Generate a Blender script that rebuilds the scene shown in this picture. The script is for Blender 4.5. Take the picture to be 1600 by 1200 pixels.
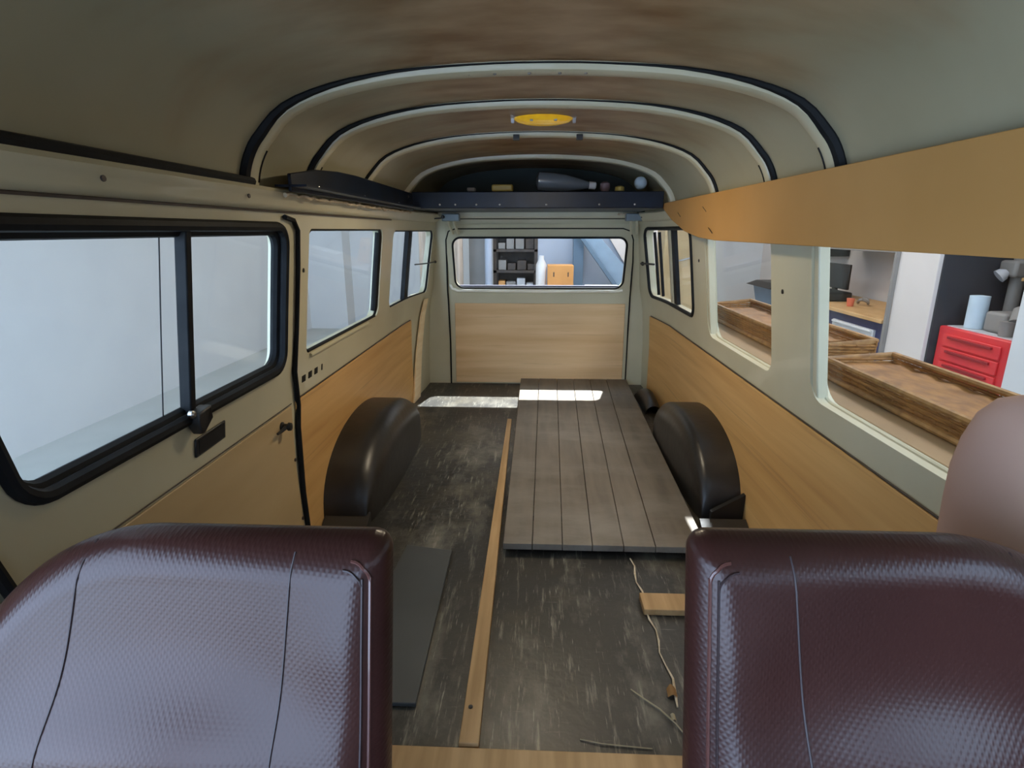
import bpy, bmesh, math, random
from mathutils import Vector, Matrix
random.seed(4)
S = bpy.context.scene
for o in list(bpy.data.objects): bpy.data.objects.remove(o)
# ------------------------------------------------------------------ camera
F = 880.0; VX, VY, CH = 838.0, 360.0, 1.05
pitch = math.atan((600-VY)/F); yaw = math.atan((VX-800)/F*math.cos(pitch))
cd = bpy.data.cameras.new('camera'); cam = bpy.data.objects.new('camera', cd); S.collection.objects.link(cam)
cd.sensor_width = 36; cd.lens = F/1600*36; cd.clip_start = .02; cd.clip_end = 100
cam.location = (0, 0, CH); cam.rotation_euler = (math.pi/2-pitch, 0, yaw)
S.camera = cam
# ------------------------------------------------------------------ world, sun, lamps
w = bpy.data.worlds.new('world'); S.world = w; w.use_nodes = True
bg = w.node_tree.nodes['Background']; bg.inputs[0].default_value = (.52, .70, 1, 1); bg.inputs[1].default_value = 8.8
sd = bpy.data.lights.new('sun', 'SUN'); sun = bpy.data.objects.new('sun', sd); S.collection.objects.link(sun)
sd.energy = 26.0; sd.angle = .012; sd.color = (.93, .95, 1)
sun.rotation_euler = Vector((-.2, -.5, -1)).to_track_quat('-Z', 'Y').to_euler()
def area(name, loc, tgt, sx, sy, e, col=(1, 1, 1)):
    l = bpy.data.lights.new(name, 'AREA'); l.shape = 'RECTANGLE'; l.size = sx; l.size_y = sy; l.energy = e; l.color = col
    o = bpy.data.objects.new(name, l); S.collection.objects.link(o); o.location = loc
    o.rotation_euler = (Vector(tgt)-Vector(loc)).to_track_quat('-Z', 'Y').to_euler(); return o
CEIL = 2.8; GF = -.6
area('garage_fill', (-2.1, 2.6, CEIL-.06), (-2.1, 2.6, 0), .8, 6, 17, (.93, .97, 1))  # fill lights added to brighten the garage, no fixtures in view
area('garage_fill', (2.0, 2.8, CEIL-.06), (2.0, 2.8, 0), .5, 5.4, 62, (1, .93, .90))
area('garage_fill', (0.9, 6.3, CEIL-.06), (0.9, 6.3, 0), 2.5, .8, 46, (1, .93, .88))
area('garage_fill', (2.0, 8.0, CEIL-.06), (2.0, 8.0, 0), .6, 2, 28, (1, .93, .9))
area('garage_fill', (-2.2, 8.2, CEIL-.06), (-2.2, 8.2, 0), .8, 3, 25, (.95, .97, 1))
area('dome_fill', (.02, 2.105, 1.392), (.02, 2.105, 0), .19, .08, 7.5, (1, .84, .60))  # added warm fill for the interior, placed at the dome light
vs = S.view_settings; S.display_settings.display_device = 'sRGB'
vs.view_transform = 'Standard'; vs.look = 'None'; vs.exposure = 0.12; vs.gamma = 1; vs.use_curve_mapping = False

# ------------------------------------------------------------------ materials
def mat(name, c, rough=.5, metal=0, spec=.5, c2=None, scale=6, stretch=(1, 1, 1), contrast=(.35, .65), bump=0, bscale=60, coat=0, emit=0, detail=4):
    m = bpy.data.materials.new(name); m.use_nodes = True; n = m.node_tree.nodes; L = m.node_tree.links
    b = n['Principled BSDF']; b.inputs['Base Color'].default_value = (*c, 1); b.inputs['Roughness'].default_value = rough
    b.inputs['Metallic'].default_value = metal; b.inputs['Specular IOR Level'].default_value = spec; b.inputs['Coat Weight'].default_value = coat
    if emit:
        b.inputs['Emission Color'].default_value = (*c, 1); b.inputs['Emission Strength'].default_value = emit
    tc = n.new('ShaderNodeTexCoord'); mp = n.new('ShaderNodeMapping'); mp.inputs['Scale'].default_value = stretch
    L.new(tc.outputs['Object'], mp.inputs[0])
    no = n.new('ShaderNodeTexNoise'); no.inputs['Scale'].default_value = scale; no.inputs['Detail'].default_value = detail
    L.new(mp.outputs[0], no.inputs['Vector'])
    cr = n.new('ShaderNodeValToRGB'); cr.color_ramp.elements[0].position = contrast[0]; cr.color_ramp.elements[1].position = contrast[1]
    if c2 is None: c2 = tuple(x*.88 for x in c)
    cr.color_ramp.elements[0].color = (*c, 1); cr.color_ramp.elements[1].color = (*c2, 1)
    L.new(no.outputs['Fac'], cr.inputs[0]); L.new(cr.outputs[0], b.inputs['Base Color'])
    if bump:
        n2 = n.new('ShaderNodeTexNoise'); n2.inputs['Scale'].default_value = bscale; L.new(mp.outputs[0], n2.inputs['Vector'])
        bp = n.new('ShaderNodeBump'); bp.inputs['Strength'].default_value = bump; bp.inputs['Distance'].default_value = .004
        L.new(n2.outputs['Fac'], bp.inputs['Height']); L.new(bp.outputs[0], b.inputs['Normal'])
    m['ramp'] = cr.name
    return m
def layer(m, col, scale, stretch, lo, hi, rough=None, detail=8):
    """blend one more noise-masked colour over a material (stains, scratches)"""
    n = m.node_tree.nodes; L = m.node_tree.links; b = n['Principled BSDF']
    src = b.inputs['Base Color'].links[0].from_socket
    tc = n.new('ShaderNodeTexCoord'); mp = n.new('ShaderNodeMapping'); mp.inputs['Scale'].default_value = stretch; mp.inputs['Location'].default_value = (3.1*scale % 7, 1.7, .3)
    L.new(tc.outputs['Object'], mp.inputs[0])
    no = n.new('ShaderNodeTexNoise'); no.inputs['Scale'].default_value = scale; no.inputs['Detail'].default_value = detail; no.inputs['Roughness'].default_value = .65
    L.new(mp.outputs[0], no.inputs['Vector'])
    mr = n.new('ShaderNodeMapRange'); mr.inputs['From Min'].default_value = lo; mr.inputs['From Max'].default_value = hi
    L.new(no.outputs['Fac'], mr.inputs[0])
    mx = n.new('ShaderNodeMix'); mx.data_type = 'RGBA'; L.new(mr.outputs[0], mx.inputs[0]); L.new(src, mx.inputs[6]); mx.inputs[7].default_value = (*col, 1)
    L.new(mx.outputs[2], b.inputs['Base Color'])
    return mr
CREAM = mat('cream_paint', (.56, .52, .36), .42, c2=(.50, .46, .31), scale=3, coat=.15)
CREAM_D = mat('door_cream_paint', (.54, .50, .37), .4, c2=(.48, .44, .31), scale=3, coat=.15)
PLY_S = mat('plywood_side', (.68, .41, .15), .5, c2=(.54, .29, .09), scale=3, stretch=(1, .35, 6), contrast=(.3, .7))
layer(PLY_S, (.36, .20, .07), 4, (1, .25, 14), .58, .8)
PLY_D = mat('plywood_door', (.52, .38, .20), .45, c2=(.44, .31, .15), scale=2, stretch=(1, .5, 3))
PLY_R = mat('plywood_rear', (.80, .56, .30), .55, c2=(.62, .38, .17), scale=2.2, stretch=(.35, 1, 5), contrast=(.32, .68))
layer(PLY_R, (.42, .24, .10), 5, (.3, 1, 12), .58, .8)
PINE = mat('pine', (.86, .68, .42), .6, c2=(.78, .58, .32), scale=5, stretch=(6, .5, 6))
BATTEN = mat('floor_batten_wood', (.46, .29, .13), .6, c2=(.34, .20, .08), scale=5, stretch=(8, .6, 8))
TANBOARD = mat('tan_hardboard', (.46, .25, .08), .6, spec=.3, c2=(.40, .21, .06), scale=2.5, contrast=(.3, .7))
RUB = mat('black_rubber', (.010, .011, .012), .55, spec=.12, c2=(.014, .015, .016), scale=20)
BLK = mat('black_plastic', (.01, .01, .011), .45)
HOLE = mat('dark_recess', (.004, .004, .004), .8)
NAVY = mat('navy_shelf_paint', (.004, .010, .026), .4, spec=.3, c2=(.002, .004, .010), scale=8)
ARCH = mat('wheel_arch_coating', (.014, .012, .010), .38, c2=(.026, .022, .018), scale=9, bump=.25, bscale=25)
layer(ARCH, (.12, .11, .09), 30, (1, 1, 1), .72, .8)
ROOF = mat('roof_paint', (.40, .37, .25), .45, c2=(.34, .31, .20), scale=2)
FLOOR = mat('worn_black_plywood', (.016, .015, .013), .42, c2=(.030, .027, .022), scale=4, bump=.3, bscale=40)
layer(FLOOR, (.22, .20, .155), 2.6, (1.6, .9, 1), .52, .78)
layer(FLOOR, (.30, .28, .22), 9, (7, .7, 1), .56, .80)
layer(FLOOR, (.06, .05, .032), 3, (1, 1, 1), .5, .75)
layer(FLOOR, (.42, .40, .34), 26, (8, .5, 1), .62, .76)
layer(FLOOR, (.30, .28, .24), 20, (.5, 8, 1), .64, .78)
PLANK = mat('grey_plank_wood', (.155, .125, .09), .55, c2=(.11, .088, .064), scale=5, stretch=(5, .6, 5))
layer(PLANK, (.20, .175, .14), 2, (1, 2, 1), .45, .7)
VINYL = mat('maroon_vinyl', (.040, .014, .011), .31, c2=(.028, .010, .008), scale=3, spec=.34, coat=0)
STITCH = mat('vinyl_seam', (.02, .008, .008), .5)
PIPE = mat('vinyl_piping', (.09, .035, .028), .3, coat=.3)
STEEL = mat('steel', (.5, .5, .5), .3, metal=1)
HINGE = mat('grey_blue_metal', (.22, .26, .27), .4, metal=.3)
GMAT = mat('grey_floor_mat', (.045, .048, .048), .45, c2=(.06, .064, .064), scale=3)
AMBER = mat('amber_lamp_lens', (.85, .50, .02), .25, c2=(.75, .38, .02), scale=30, coat=.4, emit=.25)
WICK = mat('wicker', (.34, .15, .035), .55, c2=(.20, .08, .018), scale=40, stretch=(1, .3, 4), bump=.3)
WICK2 = mat('wicker_rim', (.40, .20, .06), .55, c2=(.24, .11, .03), scale=30)
LEDGE = mat('brown_shelf_board', (.33, .20, .09), .6, c2=(.26, .155, .07), scale=4)
PINK = mat('pinkish_beige_cloth', (.47, .30, .24), .85, c2=(.48, .33, .25), scale=3, spec=.15)
GWHITE = mat('white_garage_wall', (.66, .67, .67), .85, c2=(.63, .64, .645), scale=2)
GBEIGE = mat('warm_white_wall', (.72, .66, .62), .85, c2=(.68, .62, .58), scale=2)
CONC = mat('grey_concrete', (.50, .52, .50), .8, c2=(.45, .47, .45), scale=2)
GCEIL = mat('garage_ceiling', (.5, .5, .5), .9)
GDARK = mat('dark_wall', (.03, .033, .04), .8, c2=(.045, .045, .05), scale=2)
WHITE = mat('white_plastic', (.8, .8, .8), .4)
RED = mat('red_metal', (.75, .05, .05), .4, c2=(.66, .04, .05), scale=6)
RED_D = mat('red_metal_dark', (.30, .015, .02), .5)
BENCHW = mat('bench_wood', (.62, .38, .17), .5, c2=(.52, .30, .12), scale=4, stretch=(3, 1, 1))
BLUEM = mat('dark_blue_metal', (.05, .05, .12), .45)
DRAWG = mat('light_grey_metal', (.62, .62, .64), .4)
GREY = mat('mid_grey', (.28, .26, .24), .55)
PALEB = mat('pale_blue_paint', (.44, .49, .58), .6, c2=(.38, .43, .52), scale=2)
MIDB = mat('blue_paint', (.15, .24, .34), .5)
ORANGE = mat('orange_cardboard', (.78, .38, .12), .7)
BROWNM = mat('brown_dark_metal', (.07, .052, .04), .6, c2=(.045, .035, .03), scale=20)
CURT = mat('beige_curtain', (.62, .50, .40), .85)
TBL = mat('pinkish_table', (.52, .42, .38), .6)
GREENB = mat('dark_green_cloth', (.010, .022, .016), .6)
YEL = mat('yellow_plastic', (.55, .42, .10), .4)
PAPERB = mat('pale_blue_paper', (.55, .66, .74), .8)
CLEARP = mat('clear_grey_plastic', (.16, .18, .20), .25, coat=.3)
LEAF = mat('dry_leaf', (.22, .11, .03), .7)
STRAW = mat('straw', (.34, .29, .18), .8)
REDC = mat('orange_red_cup', (.7, .18, .10), .5)
def glassmat():
    m = bpy.data.materials.new('window_glass'); m.use_nodes = True; n = m.node_tree.nodes; L = m.node_tree.links; n.clear()
    o = n.new('ShaderNodeOutputMaterial'); mx = n.new('ShaderNodeMixShader'); t = n.new('ShaderNodeBsdfTransparent'); g = n.new('ShaderNodeBsdfGlossy')
    t.inputs[0].default_value = (.95, .97, .96, 1); g.inputs['Roughness'].default_value = .02
    f = n.new('ShaderNodeLayerWeight'); p5 = n.new('ShaderNodeMath'); p5.operation = 'POWER'; p5.inputs[1].default_value = 5
    ml = n.new('ShaderNodeMath'); ml.operation = 'MULTIPLY_ADD'; ml.inputs[1].default_value = .3; ml.inputs[2].default_value = .012
    L.new(f.outputs['Facing'], p5.inputs[0]); L.new(p5.outputs[0], ml.inputs[0]); L.new(ml.outputs[0], mx.inputs[0]); L.new(t.outputs[0], mx.inputs[1]); L.new(g.outputs[0], mx.inputs[2]); L.new(mx.outputs[0], o.inputs[0]); return m
GLASS = glassmat()
# headlining: brown age stain along the centre of the roof, a stain with its own shape
def roofstain(m):
    n = m.node_tree.nodes; L = m.node_tree.links; b = n['Principled BSDF']; src = b.inputs['Base Color'].links[0].from_socket
    tc = n.new('ShaderNodeTexCoord'); sp = n.new('ShaderNodeSeparateXYZ'); L.new(tc.outputs['Object'], sp.inputs[0])
    ab = n.new('ShaderNodeMath'); ab.operation = 'ABSOLUTE'; L.new(sp.outputs[0], ab.inputs[0])
    no = n.new('ShaderNodeTexNoise'); no.inputs['Scale'].default_value = 3.5; no.inputs['Detail'].default_value = 7
    mp = n.new('ShaderNodeMapping'); mp.inputs['Scale'].default_value = (1, 2.0, 1); L.new(tc.outputs['Object'], mp.inputs[0]); L.new(mp.outputs[0], no.inputs['Vector'])
    ma = n.new('ShaderNodeMath'); ma.operation = 'MULTIPLY_ADD'; L.new(no.outputs['Fac'], ma.inputs[0]); ma.inputs[1].default_value = .55; L.new(ab.outputs[0], ma.inputs[2])
    mr = n.new('ShaderNodeMapRange'); mr.inputs['From Min'].default_value = .90; mr.inputs['From Max'].default_value = .45; L.new(ma.outputs[0], mr.inputs[0])
    no2 = n.new('ShaderNodeTexNoise'); no2.inputs['Scale'].default_value = 5; no2.inputs['Detail'].default_value = 8; L.new(mp.outputs[0], no2.inputs['Vector'])
    cr = n.new('ShaderNodeValToRGB'); e = cr.color_ramp.elements; e[0].position = .35; e[0].color = (.19, .09, .025, 1); e[1].position = .62; e[1].color = (.36, .23, .12, 1)
    L.new(no2.outputs['Fac'], cr.inputs[0])
    mx = n.new('ShaderNodeMix'); mx.data_type = 'RGBA'; L.new(mr.outputs[0], mx.inputs[0]); L.new(src, mx.inputs[6]); L.new(cr.outputs[0], mx.inputs[7])
    L.new(mx.outputs[2], b.inputs['Base Color'])
roofstain(ROOF)
def weave(m, sc=560, st=.13):
    n = m.node_tree.nodes; L = m.node_tree.links; b = n['Principled BSDF']
    tc = n.new('ShaderNodeTexCoord')
    def wv(rot):
        mp = n.new('ShaderNodeMapping'); mp.inputs['Rotation'].default_value = (0, rot, 0); L.new(tc.outputs['Object'], mp.inputs[0])
        x = n.new('ShaderNodeTexWave'); x.inputs['Scale'].default_value = sc/10; x.bands_direction = 'X'; x.inputs['Distortion'].default_value = .3; L.new(mp.outputs[0], x.inputs['Vector']); return x
    a, c = wv(.6), wv(-.75)
    mu = n.new('ShaderNodeMath'); mu.operation = 'MULTIPLY'; L.new(a.outputs['Fac'], mu.inputs[0]); L.new(c.outputs['Fac'], mu.inputs[1])
    bp = n.new('ShaderNodeBump'); bp.inputs['Strength'].default_value = st; bp.inputs['Distance'].default_value = .0015
    L.new(mu.outputs[0], bp.inputs['Height']); L.new(bp.outputs[0], b.inputs['Normal'])
VINYL.node_tree.nodes['Principled BSDF'].inputs['Coat Roughness'].default_value = .24
weave(VINYL)

# ------------------------------------------------------------------ object helpers
class MB:
    def __init__(s): s.v = []; s.f = []
    def add(s, vs, fs):
        k = len(s.v); s.v += [tuple(v) for v in vs]; s.f += [tuple(i+k for i in f) for f in fs]; return s
    def box(s, x0, x1, y0, y1, z0, z1):
        return s.add([(x, y, z) for x in (x0, x1) for y in (y0, y1) for z in (z0, z1)],
                     [(0, 1, 3, 2), (4, 6, 7, 5), (0, 4, 5, 1), (2, 3, 7, 6), (0, 2, 6, 4), (1, 5, 7, 3)])
    def tube(s, path, r, closed=False, n=8):
        P = [Vector(p) for p in path]; m = len(P); vs = []; up = None
        for i, p in enumerate(P):
            a = P[(i-1) % m] if (closed or i) else p; b = P[(i+1) % m] if (closed or i < m-1) else p
            t = (b-a).normalized()
            if up is None: up = Vector((0, 0, 1)) if abs(t.z) < .9 else Vector((1, 0, 0))
            e1 = (up-t*up.dot(t)).normalized(); e2 = t.cross(e1); up = e1
            rr = r[i] if isinstance(r, (list, tuple)) else r
            vs += [p+e1*rr*math.cos(2*math.pi*k/n)+e2*rr*math.sin(2*math.pi*k/n) for k in range(n)]
        fs = []
        for i in range(m if closed else m-1):
            j = (i+1) % m
            for k in range(n): fs.append((i*n+k, i*n+(k+1) % n, j*n+(k+1) % n, j*n+k))
        if not closed: fs += [tuple(range(n))[::-1], tuple((m-1)*n+k for k in range(n))]
        return s.add(vs, fs)
    def grid(s, fn, nu, nv):
        vs = [fn(i/nu, j/nv) for i in range(nu+1) for j in range(nv+1)]
        fs = [(i*(nv+1)+j, (i+1)*(nv+1)+j, (i+1)*(nv+1)+j+1, i*(nv+1)+j+1) for i in range(nu) for j in range(nv)]
        return s.add(vs, fs)
    def slab(s, fn, nu, nv):
        """closed slab: fn(u,v,side) side 0/1"""
        k = len(s.v); W = nv+1; N = (nu+1)*W
        vs = [fn(i/nu, j/nv, q) for q in (0, 1) for i in range(nu+1) for j in range(nv+1)]
        g = lambda i, j, q: q*N+i*W+j
        fs = []
        for i in range(nu):
            for j in range(nv):
                fs.append((g(i, j, 0), g(i+1, j, 0), g(i+1, j+1, 0), g(i, j+1, 0)))
                fs.append((g(i, j, 1), g(i, j+1, 1), g(i+1, j+1, 1), g(i+1, j, 1)))
        for i in range(nu):
            fs.append((g(i, 0, 0), g(i, 0, 1), g(i+1, 0, 1), g(i+1, 0, 0))); fs.append((g(i, nv, 0), g(i+1, nv, 0), g(i+1, nv, 1), g(i, nv, 1)))
        for j in range(nv):
            fs.append((g(0, j, 0), g(0, j+1, 0), g(0, j+1, 1), g(0, j, 1))); fs.append((g(nu, j, 0), g(nu, j, 1), g(nu, j+1, 1), g(nu, j+1, 0)))
        return s.add(vs, fs)
    def prism(s, poly, axis, a, b):
        def pt(p, t): return {'x': (t, p[0], p[1]), 'y': (p[0], t, p[1]), 'z': (p[0], p[1], t)}[axis]
        n = len(poly)
        return s.add([pt(p, a) for p in poly]+[pt(p, b) for p in poly],
                     [tuple(range(n))[::-1], tuple(range(n, 2*n))]+[(i, (i+1) % n, n+(i+1) % n, n+i) for i in range(n)])
    def lathe(s, prof, c, axis=(0, 0, 1), n=20):
        ax = Vector(axis).normalized(); e1 = ax.orthogonal().normalized(); e2 = ax.cross(e1); c = Vector(c); m = len(prof)
        vs = [c+ax*h+e1*r*math.cos(2*math.pi*k/n)+e2*r*math.sin(2*math.pi*k/n) for r, h in prof for k in range(n)]
        fs = [(i*n+k, i*n+(k+1) % n, (i+1)*n+(k+1) % n, (i+1)*n+k) for i in range(m-1) for k in range(n)]
        fs += [tuple(range(n))[::-1], tuple((m-1)*n+k for k in range(n))]
        return s.add(vs, fs)
def link(name, mb, m, parent=None, smooth=True, bevel=0, subd=0):
    me = bpy.data.meshes.new(name); org = Vector(parent.get('org', (0, 0, 0))) if parent else None
    if org is None:
        lo = [min(v[i] for v in mb.v) for i in range(3)]; hi = [max(v[i] for v in mb.v) for i in range(3)]
        org = Vector(((lo[0]+hi[0])/2, (lo[1]+hi[1])/2, lo[2]))
        if name.split('_')[0] in ('wall', 'ceiling', 'floor', 'trim') : org = Vector((0, 0, 0))
    me.from_pydata([tuple(Vector(v)-org) for v in mb.v], [], mb.f); me.validate()
    bm = bmesh.new(); bm.from_mesh(me); bmesh.ops.remove_doubles(bm, verts=bm.verts, dist=1e-5); bmesh.ops.recalc_face_normals(bm, faces=bm.faces); bm.to_mesh(me); bm.free()
    me.materials.append(m)
    o = bpy.data.objects.new(name, me); S.collection.objects.link(o)
    if smooth:
        for p in me.polygons: p.use_smooth = True
        try: me.set_sharp_from_angle(angle=math.radians(38))
        except Exception: pass
    if bevel:
        b = o.modifiers.new('bevel', 'BEVEL'); b.width = bevel; b.segments = 2; b.limit_method = 'ANGLE'; b.angle_limit = .6
    if parent: o.parent = parent; o['org'] = tuple(org)
    else: o.location = org; o['org'] = tuple(org)
    return o
def tag(o, label, cat, group=None):
    o['label'] = label; o['category'] = cat
    if group: o['group'] = group
    return o
def thing(name, label, cat, loc, group=None):
    o = bpy.data.objects.new(name, None); S.collection.objects.link(o); o.location = loc; o['org'] = tuple(loc); o.empty_display_size = .05
    return tag(o, label, cat, group)
def struct(o, kind='structure'): o['kind'] = kind; return o
def interp(x, pts):
    if x <= pts[0][0]: return pts[0][1]
    for (a, b), (c, d) in zip(pts, pts[1:]):
        if x <= c: return b+(d-b)*(x-a)/(c-a)
    return pts[-1][1]
def sm(t): t = max(0, min(1, t)); return t*t*(3-2*t)
# ------------------------------------------------------------------ van body surfaces
SIDEP = [(0, .775), (.30, .783), (.52, .778), (.60, .768), (.66, .758), (.85, .735), (1.08, .706), (1.15, .694)]
def wx(y, z): return interp(z, SIDEP)-sm((y-3.25)/.62)*(.028+.045*max(0, min(1, z/1.15)))
def SP(s, y, z, off=0): return (s*(wx(y, z)-off), y, z)
REARP = [(0, 3.86), (.55, 3.885), (.66, 3.88), (1.15, 3.70)]
def ry(z): return interp(z, REARP)
def RP(x, z, off=0): return (x, ry(z)-off, z)
ROOFP = [(-.700, 1.13), (-.690, 1.185), (-.672, 1.228), (-.645, 1.263), (-.585, 1.318), (-.475, 1.358), (-.324, 1.385), (-.15, 1.397), (0, 1.40),
         (.15, 1.397), (.324, 1.385), (.475, 1.358), (.585, 1.318), (.645, 1.263), (.672, 1.228), (.690, 1.185), (.700, 1.13)]
def smoothprof(P, n=48):
    out = []
    m = len(P)
    for k in range(n+1):
        t = k/n*(m-1); i = min(int(t), m-2); u = t-i
        p0, p1, p2, p3 = P[max(i-1, 0)], P[i], P[i+1], P[min(i+2, m-1)]
        out.append(tuple(.5*((2*p1[a])+(-p0[a]+p2[a])*u+(2*p0[a]-5*p1[a]+4*p2[a]-p3[a])*u*u+(-p0[a]+3*p1[a]-3*p2[a]+p3[a])*u**3) for a in (0, 1)))
    return out
RIBP = smoothprof(ROOFP)
def roofpt(i, off):
    """point of the rib profile pushed outward by off"""
    P = RIBP; a = P[max(i-1, 0)]; b = P[min(i+1, len(P)-1)]; tx, tz = b[0]-a[0], b[1]-a[1]; l = math.hypot(tx, tz)
    return (P[i][0]-tz/l*off, P[i][1]+tx/l*off)
def rr(y0, y1, z0, z1, r, n=6):
    """rounded rectangle loop; r may be a 4-list (y0z0, y1z0, y1z1, y0z1)"""
    if not isinstance(r, (list, tuple)): r = [r]*4
    out = []
    for (cx, cz, sx, sz, a0), q in zip([(y0, z0, 1, 1, 180), (y1, z0, -1, 1, 270), (y1, z1, -1, -1, 0), (y0, z1, 1, -1, 90)], r):
        for k in range(n+1):
            a = math.radians(a0+90*k/n); out.append((cx+sx*q+q*math.cos(a), cz+sz*q+q*math.sin(a)))
    return out
def dens(loop, d=.06):
    out = []
    for i, p in enumerate(loop):
        q = loop[(i+1) % len(loop)]; L = math.hypot(q[0]-p[0], q[1]-p[1]); k = max(1, int(L/d))
        out += [(p[0]+(q[0]-p[0])*j/k, p[1]+(q[1]-p[1])*j/k) for j in range(k)]
    return out
def boolean(o, cutters):
    for c in cutters:
        m = o.modifiers.new('cut', 'BOOLEAN'); m.operation = 'DIFFERENCE'; m.object = c; m.solver = 'EXACT'
    bpy.context.view_layer.update()
    ev = o.evaluated_get(bpy.context.evaluated_depsgraph_get()); me = bpy.data.meshes.new_from_object(ev)
    o.modifiers.clear(); o.data = me
    for p in me.polygons: p.use_smooth = True
    try: me.set_sharp_from_angle(angle=math.radians(35))
    except Exception: pass
    for c in cutters: bpy.data.objects.remove(c)
ZS = [0, .15, .30, .41, .52, .56, .60, .63, .66, .75, .85, .95, 1.02, 1.08, 1.15]
YS = [-.35, 0, .4, .8, 1.2, 1.6, 2.0, 2.4, 2.8, 3.1, 3.25, 3.35, 3.45, 3.55, 3.65, 3.75, 3.87]
def sidewall(name, s, holes):
    T = .045
    mb = MB().slab(lambda u, v, q: SP(s, YS[round(u*(len(YS)-1))], ZS[round(v*(len(ZS)-1))], -T if q else 0), len(YS)-1, len(ZS)-1)
    o = link(name, mb, CREAM); cs = []
    for h in holes:
        c = link('cutter', MB().prism(h, 'x', s*.5, s*1.0), CREAM); cs.append(c)
    boolean(o, cs); struct(o); return o
def slant(loop):
    return [(y-max(0, (z-.66))*.32*max(0, min(1, (1.5-y)/.8)), z) for y, z in loop]
WL = [slant(dens(rr(.73, 1.615, .655, 1.055, .05), .1)), rr(1.80, 2.68, .655, 1.055, [.02, .05, .04, .02]), rr(2.88, 3.70, .66, 1.05, .045), rr(-.33, .50, .27, 1.04, .05)]
WR = [rr(.80, 1.535, .60, 1.055, .06), rr(1.80, 2.50, .60, 1.055, .06), rr(2.72, 3.62, .655, 1.055, .06), rr(-.25, .50, .65, 1.04, .05)]
sidewall('wall_left', -1, WL); sidewall('wall_right', 1, WR)
# rear wall with the tailgate window
def rearwall():
    XS = [-.79+1.58*i/16 for i in range(17)]; ZR = [0, .2, .4, .55, .60, .66, .8, .95, 1.05, 1.15, 1.2]
    def f(u, v, q):
        z = ZR[round(v*10)]; lim = wx(3.86, min(z, 1.15))+.03; x = -lim+2*lim*u
        return RP(x, z, -.045 if q else 0)
    o = link('wall_rear', MB().slab(f, 16, 10), CREAM)
    c = link('cutter', MB().prism(rr(-.545, .585, .672, 1.005, .055), 'y', 3.4, 4.2), CREAM)
    boolean(o, [c]); struct(o)
rearwall()
# upper rear end (above 1.15) closing the roof
mb = MB(); n = len(RIBP)
mb.add([(roofpt(i, .04)[0], 3.70, roofpt(i, .04)[1]) for i in range(n)]+[(roofpt(i, .04)[0], 3.72, roofpt(i, .04)[1]) for i in range(n)],
       [tuple(range(n)), tuple(range(2*n-1, n-1, -1))]+[(i, i+1, n+i+1, n+i) for i in range(n-1)]+[(0, n, 2*n-1, n-1)])
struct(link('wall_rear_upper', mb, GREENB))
# roof skin: one closed shell
YR = [-.50, 0, .5, 1.0, 1.44, 1.8, 2.36, 2.8, 3.1, 3.4, 3.6, 3.74]
def rf(u, v, q):
    i = round(u*(n-1)); y = YR[round(v*(len(YR)-1))]; x, z = roofpt(i, .020+(.03 if q else 0)); k = 1-.06*sm((y-3.25)/.5)
    return (x*k, y, z)
struct(link('ceiling', MB().slab(rf, n-1, len(YR)-1), ROOF))
def rib(name, y0, wd, i0=0, i1=n, off=0, kx=1, m=CREAM):
    m_ = n; sec = [(0, .030), (0, .010), (.003, .003), (.010, 0), (wd-.010, 0), (wd-.003, .003), (wd, .010), (wd, .030)]
    K = len(sec); vs = []; ii = list(range(i0, i1))
    for i in ii:
        for a, b in sec:
            x, z = roofpt(i, b-off); vs.append((x*kx, y0+a, z))
    fs = [(p*K+k, (p+1)*K+k, (p+1)*K+(k+1) % K, p*K+(k+1) % K) for p in range(len(ii)-1) for k in range(K)]
    fs += [tuple(range(K)), tuple((len(ii)-1)*K+k for k in range(K))[::-1]]
    return struct(link(name, MB().add(vs, fs), m))
r1 = rib('trim_1', 1.42, .055); r2 = rib('trim_2', 1.80, .045); r3 = rib('trim_3', 2.35, .045); r4 = rib('trim_4', 3.05, .05, kx=.99); 
def rib_shade(y0, r0, r1_):  # black tube imitating the dark shade along a rib's front edge
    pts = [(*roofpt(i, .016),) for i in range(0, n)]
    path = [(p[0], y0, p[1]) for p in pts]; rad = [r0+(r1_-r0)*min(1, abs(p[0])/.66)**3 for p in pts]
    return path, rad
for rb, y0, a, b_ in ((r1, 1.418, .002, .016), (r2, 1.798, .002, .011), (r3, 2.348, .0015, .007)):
    pa, ra = rib_shade(y0, a, b_); link('black_sealant', MB().tube(pa, ra, n=8), RUB, rb)
# painted screws / joints on the ribs
for rb, y in ((r1, 1.462), (r2, 1.833)):
    for s in (-1, 1):
        path = [roofpt(i, -.001) for i in (range(2, 8) if s < 0 else range(n-8, n-2))]
        link('panel_gap', MB().tube([(p[0], y, p[1]) for p in path], .0022, n=5), HOLE, rb)
for k, x in enumerate((-.16, -.10, -.02, .05, .11)):
    link('rivet', MB().lathe([(.004, 0), (.004, .003), (.001, .004)], (x, 1.44, 1.4), (0, 0, -1), 8), GREY, r1)
for x in (-.081, .162):
    link('bracket', MB().box(x-.012, x+.012, 2.335, 2.352, 1.385, 1.405), BLK, r3)
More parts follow.
